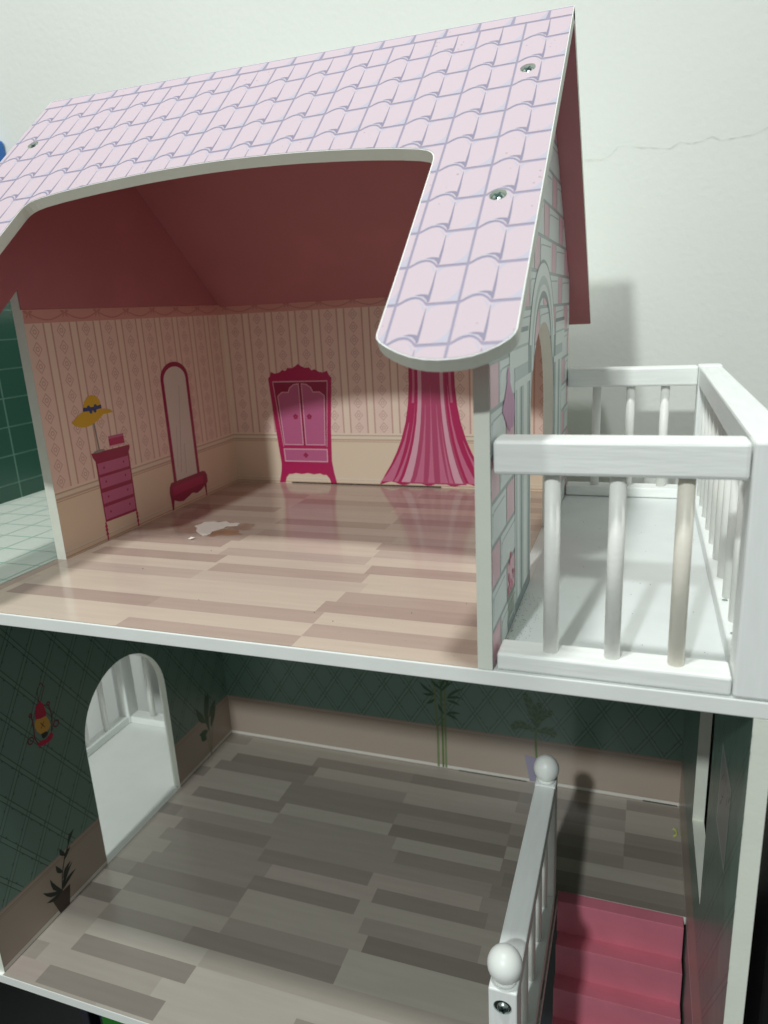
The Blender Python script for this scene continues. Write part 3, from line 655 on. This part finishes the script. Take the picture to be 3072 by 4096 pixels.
# lower left wall with arched door
FLL = FX(XLL)
ldr = [(.1075, H-.003), (.2078, H-.003)]
dl, rl = (.1075+.2078)/2, (.2078-.1075)/2
ldoor = ldr+[(dl+rl*math.cos(math.pi*i/28), -.1660+rl*1.0*math.sin(math.pi*i/28)) for i in range(29)]
lleft = plate('lower_side_wall', house, rect(.0045, D, H, ZS), FLL, -.0070, 0, TEAL, EDGE, WHITE, [ldoor], label='teal lattice papered wall with arched doorway')
lowerpaper(lleft, FLL, .0047, D-.0003, .0596, -.0866, [ldoor])
P = [([(.0515, -.2570), (.0690, -.2570), (.0655, -.2724), (.0560, -.2724)], POTD, 4)]
P += [(q, LEAFK, 5) for q in line([(.0610, -.2570), (.0640, -.2440), (.0690, -.2330), (.0760, -.2240)], .0009)]
for bx, bz, tx, tz in ((.0612, -.2560, .0450, -.2440), (.0612, -.2565, .0465, -.2540), (.0612, -.2560, .0530, -.2390), (.0620, -.2560, .0770, -.2500), (.0620, -.2550, .0750, -.2420), (.0640, -.2480, .0740, -.2400), (.0650, -.2430, .0600, -.2330), (.0680, -.2350, .0760, -.2290), (.0700, -.2320, .0660, -.2230), (.0740, -.2260, .0820, -.2180)):
    P.append((leaf(bx, bz, tx, tz, .0034, .1), LEAFK, 6))
decal('printed_potted_plant', lleft, P, FLL, w=2.2*STEPW)
P = [(q, STEM, 4) for x in (.2560, .2630, .2690) for q in line([(.2610, -.2722), (x, -.2420)], .0006)]
for x, z, dx, dz in ((.2620, -.2460, .002, .042), (.2580, -.2350, -.012, .022), (.2650, -.2330, .014, .012), (.2600, -.2450, -.014, .004), (.2660, -.2440, .012, .018), (.2620, -.2300, .006, .024), (.256, -.252, -.008, .010)):
    P.append((leaf(x, z, x+dx, z+dz, .0072, .05), LEAF, 5))
decal('printed_tall_plant', lleft, P, FLL, w=2.2*STEPW)
P = []
P.append(([(.0751, -.1063), (.0774, -.1100), (.0783, -.1178), (.0774, -.1192), (.0727, -.1187), (.0688, -.1172), (.0685, -.1139), (.0705, -.1078)], REDP, 5))
P.append(([(.0688, -.1172), (.0727, -.1187), (.0774, -.1192), (.0795, -.1242), (.0797, -.1280), (.0775, -.1304), (.0742, -.1303), (.0701, -.1295), (.0677, -.1262), (.0666, -.1219), (.0672, -.1186)], ORAN, 5))
P.append(([(.0655, -.1354), (.0685, -.1341), (.0740, -.1358), (.0790, -.1333), (.0807, -.1357), (.0795, -.1383), (.0754, -.1394), (.0701, -.1388), (.0666, -.1374)], REDP, 5))
P.append(([(.0706, -.1298), (.0748, -.1302), (.0770, -.1325), (.0744, -.1341), (.0717, -.1343), (.0706, -.1321)], LEAFK, 6))
P += [(q, REDD, 4) for q in line([(.0653, -.1120), (.0658, -.1168), (.0653, -.1229), (.0647, -.1298), (.0665, -.1350)], .0010)+line([(.0812, -.1126), (.0823, -.1193), (.0817, -.1265), (.0794, -.1330)], .0010)+line([(.0739, -.1065), (.0739, -.1025), (.0747, -.0966), (.0786, -.0938), (.0808, -.0981), (.0773, -.1035), (.0758, -.1065)], .0006)]
P += [(q, POTD, 7) for q in line([(.0718, -.1215), (.0748, -.1268)], .0006)+line([(.0750, -.1222), (.0714, -.1258)], .0006)]
for cx, cz, r in ((.0848, -.1298, .0024), (.0612, -.1293, .0024), (.0813, -.1118, .0012), (.0651, -.1118, .0012)):
    cc = circ(cx, cz, r, 12); P += [(q, REDD, 4) for q in line(cc+[cc[0]], .0010)]
decal('printed_lantern', lleft, P, FLL, w=2.2*STEPW)
# lower right wall with window opening and printed picture
FRW = Frame((XRW, 0, 0), (0, 1, 0), (0, 0, 1), (-1, 0, 0))
win = [(.1094, -.1967), (.1860, -.1967), (.1860, -.0850)]+[(.1477+.0383*math.cos(math.pi*i/20), -.0850+.0383*math.sin(math.pi*i/20)) for i in range(1, 20)]+[(.1094, -.0850)]
lright = plate('lower_side_wall', house, rect(0, D, ZLOW, ZS-.0001), FRW, XRW-XRO, 0, TEAL, EDGE, WHITE, [win], label='narrow teal wall beside the stairwell with window opening')
lowerpaper(lright, FRW, .0003, D-.0003, .0480, -.1650, [win])
P = [(rect(.0345, .0722, -.1080, -.0636), STONEG, 4), (rect(.0365, .0702, -.1060, -.0656), GREYP, 5)]
for i in range(16):
    y, z = random.uniform(.040, .067), random.uniform(-.100, -.071); P.append((leaf(y, z, y+random.uniform(-.006, .006), z+random.uniform(.002, .008), .0014), LEAFK if i % 3 else GREYP, 6))
decal('printed_picture', lright, P, FRW, w=2.2*STEPW)
# staircase
st = box('staircase', house,   .0112, XRW-.0016, .1700, .1801, H-.0275, H-.0001, PINKSTAIR, .0004, label='steep pink stair going down')
yy, zz = .1700, H-.0270
for i in range(9):
    y0 = yy-.0122
    box('step', st, .0118, XRW-.0016, y0, yy+.0400, zz-.0280, zz, PINKSTAIR, .0004); yy = y0; zz -= .0264
# stair railing
srl = box('stair_railing', house, -.0045, .0095, .0022, .0160, H-.0002+.0003, -.1720, WOODZ, .0008, label='white stair railing with ball topped posts')
box('newel_post', srl, -.0045, .0095, .1625, .1765, H+.0001, -.1720, WOODZ, .0008)
box('handrail', srl, -.0042, .0092, .0161, .1624, -.1830, -.1722, WOODY, .0008)
box('base_rail', srl, -.0044, .0098, .0161, .1624, H+.0001, H+.0098, WOODY, .0006)
bl = spheremesh('ball_finial', .0086, WHITE, .0092)
for y in (.0092, .1695): o = link('ball_finial', bl, srl); o.location = (.0025, y, -.1720+.0094)
nk = cylmesh('finial_neck', .0060, .0022, WHITE)
for y in (.0092, .1695): o = link('finial_neck', nk, srl); o.location = (.0025, y, -.1709)
sp2 = cylmesh('spindle', .0028, .082, SPIN)
for i in range(5): spindle(srl, .0032, .0335+.0300*i, -.2225, sp2)
FYf = Frame((0, .0022, 0), (1, 0, 0), (0, 0, 1), (0, -1, 0))
decal('painted_screw_hole', srl, [(circ(.0025, -.1818, .0046, 24, .0042), STONEG, 0), (circ(.0025, -.1814, .0042, 24, .0036), DARKH, 1)], FYf)  # flat discs: the hole's shade put into the colour, with a paler rim
screw('screw', srl, FYf, .0028, -.1817, .0031, -.0002)
# ---- left lower balcony beyond the arch
XB0 = -.4700
lb = plate('lower_balcony', house, rect(XB0, XLL-.0074, .0022, .3062), FZ(H), -.0064, -.0002, WHITE, WHITE, WHITE, label='small white balcony seen through the lower arched doorway')
box('bottom_rail', lb, XB0+.0010, XB0+.0130, .0182, .2875, H+.0001, H+.0080, WOODY, .001)
box('top_rail', lb, XB0+.0010, XB0+.0130, .0182, .2875, H+.0830, H+.0966, WOODY, .001)
box('corner_post', lb, XB0, XB0+.0140, .2876, .3036, H+.0001, H+.0970, WOODZ, .001)
box('bottom_rail', lb, XB0+.0142, XLL-.0076, .2892, .3030, H+.0001, H+.0080, WOODW, .001)
box('top_rail', lb, XB0+.0142, XLL-.0076, .2892, .3030, H+.0830, H+.0966, WOODW, .001)
for i in range(10): spindle(lb, XB0+.0072, .0280+.0290*i*1.0, H+.0455)
for i in range(3): spindle(lb, -.4310+.0260*i, .2962, H+.0455)
# ---- ground storey shell
gsh = box('ground_storey', house, -.477, XRO, Y0L+.004, .3065, ZLOW, ZLOW+.0070, EDGE, .0005, label='shadowed ground storey below the lower floor')
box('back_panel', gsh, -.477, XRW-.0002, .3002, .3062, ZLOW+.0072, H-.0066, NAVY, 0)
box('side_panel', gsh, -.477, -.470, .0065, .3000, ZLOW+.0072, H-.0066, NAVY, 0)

# ------------------------------------------------------------------ loose things
o = box('black_cabinet', None, .118, .62, .03, .345, ZLOW-.003, -.030, BLACK, .003, label='glossy black cabinet standing beside the right of the dollhouse', cat='cabinet')
box('cabinet_top', o, .116, .622, .026, .346, -.0298, -.022, BLACK, .002)
o = box('blue_panel', None, -.770, -.5660, .352, .3675, .300, .330, BLUEB, .003, label='blue plastic panel on the wall left of the roof', cat='panel')
o = box('green_box', None, -.290, -.200, .030, .090, ZLOW+.0072, -.283, GREENT, .004, label='green plastic box inside the dark ground storey', cat='box')
o = box('dark_rack', None, -.335+.004, -.328+.004, .05, .28, ZLOW+.0072, -.30, NAVY, .001, label='dark grey slatted rack inside the ground storey', cat='rack')  # same shade-dark colour as the panels, keeping the storey dark
for i in range(1, 4): box('rack_bar', o, -.331+.018*i, -.324+.018*i, .05, .28, ZLOW+.0074, -.30, NAVY, .001)
me = mesh('paper_scrap', [FZ(.0004)(a, b, c) for a, b, c in ((-.2390, .1345, 0), (-.2361, .1330, .0003), (-.2335, .1352, .0010), (-.2362, .1366, .0004), (-.2365, .1350, .0014))], [(0, 1, 4), (1, 2, 4), (2, 3, 4), (3, 0, 4)], [PATCH])
link('paper_scrap', me, None, 'tiny white flake lying beside the torn floor patch', 'scrap')
def curl(pts, r, m, name, label, cat):
    cu = bpy.data.curves.new(name, 'CURVE'); cu.dimensions = '3D'; cu.bevel_depth = r; cu.bevel_resolution = 1
    s = cu.splines.new('POLY'); s.points.add(len(pts)-1)
    for p, q in zip(s.points, pts): p.co = (*q, 1)
    tmp = bpy.data.objects.new('tmp', cu); COL.objects.link(tmp); bpy.context.view_layer.update()
    me = bpy.data.meshes.new_from_object(tmp.evaluated_get(bpy.context.evaluated_depsgraph_get())); bpy.data.objects.remove(tmp); me.materials.append(m)
    return link(name, me, None, label, cat)
CRUMB = mat('crumb_yellow', (196, 206, 110), .6)
curl([(.0925+.0022*math.cos(t), .2650+.0042*math.sin(t), H+.0012) for t in [-1.6+.35*i for i in range(10)]], .0009, CRUMB, 'crumb', 'small yellow green curl of crumb beside the stair landing wall', 'crumb')
HAIRM = mat('dust_dark', (62, 56, 50), .9)
bm = bmesh.new()
def speck(x, y, z, r):
    a = random.random()*6.28
    p = [(x+r*math.cos(a+i*2.09)*random.uniform(.5, 1.3), y+r*math.sin(a+i*2.09)*random.uniform(.5, 1.3), z) for i in range(3)]
    t = bm.verts.new((x, y, z+r*.8)); v = [bm.verts.new(q) for q in p]
    for i in range(3): bm.faces.new((v[i], v[(i+1) % 3], t))
for i in range(330):
    y = .016+.07*random.random()**1.4; speck(.0008+.011*random.random()**2.2, y, .0002, random.choice((.00012, .00016, .00025)))
for i in range(110): speck(random.uniform(.004, .088), random.uniform(.018, .285), .0002, random.choice((.00012, .00018, .00028)))
for i in range(120): speck(-.006-.075*random.random()**1.8, .002+.08*random.random(), .0004, random.choice((.0001, .00015)))
for x, y in ((-.168, .0395), (-.0985, .0380), (-.085, .0300), (-.0260, .0650), (-.0500, .0480), (-.232, .0760), (-.2080, .1150)): speck(x, y, .0003, .0004)
me = bpy.data.meshes.new('dust'); bm.to_mesh(me); bm.free(); me.materials.append(HAIRM)
link('dust', me, None, 'dark specks of dust along the balcony wall and floors', 'dust', kind='stuff')
curl([(.0060+.0040*math.cos(t)*(.5+t/6), .0215+.0030*math.sin(t), .0006+.0005*math.sin(3*t)) for t in [.4*i for i in range(15)]], .00012, HAIRM, 'lint_thread', 'curled dark thread of lint in the balcony corner by bricks', 'lint')
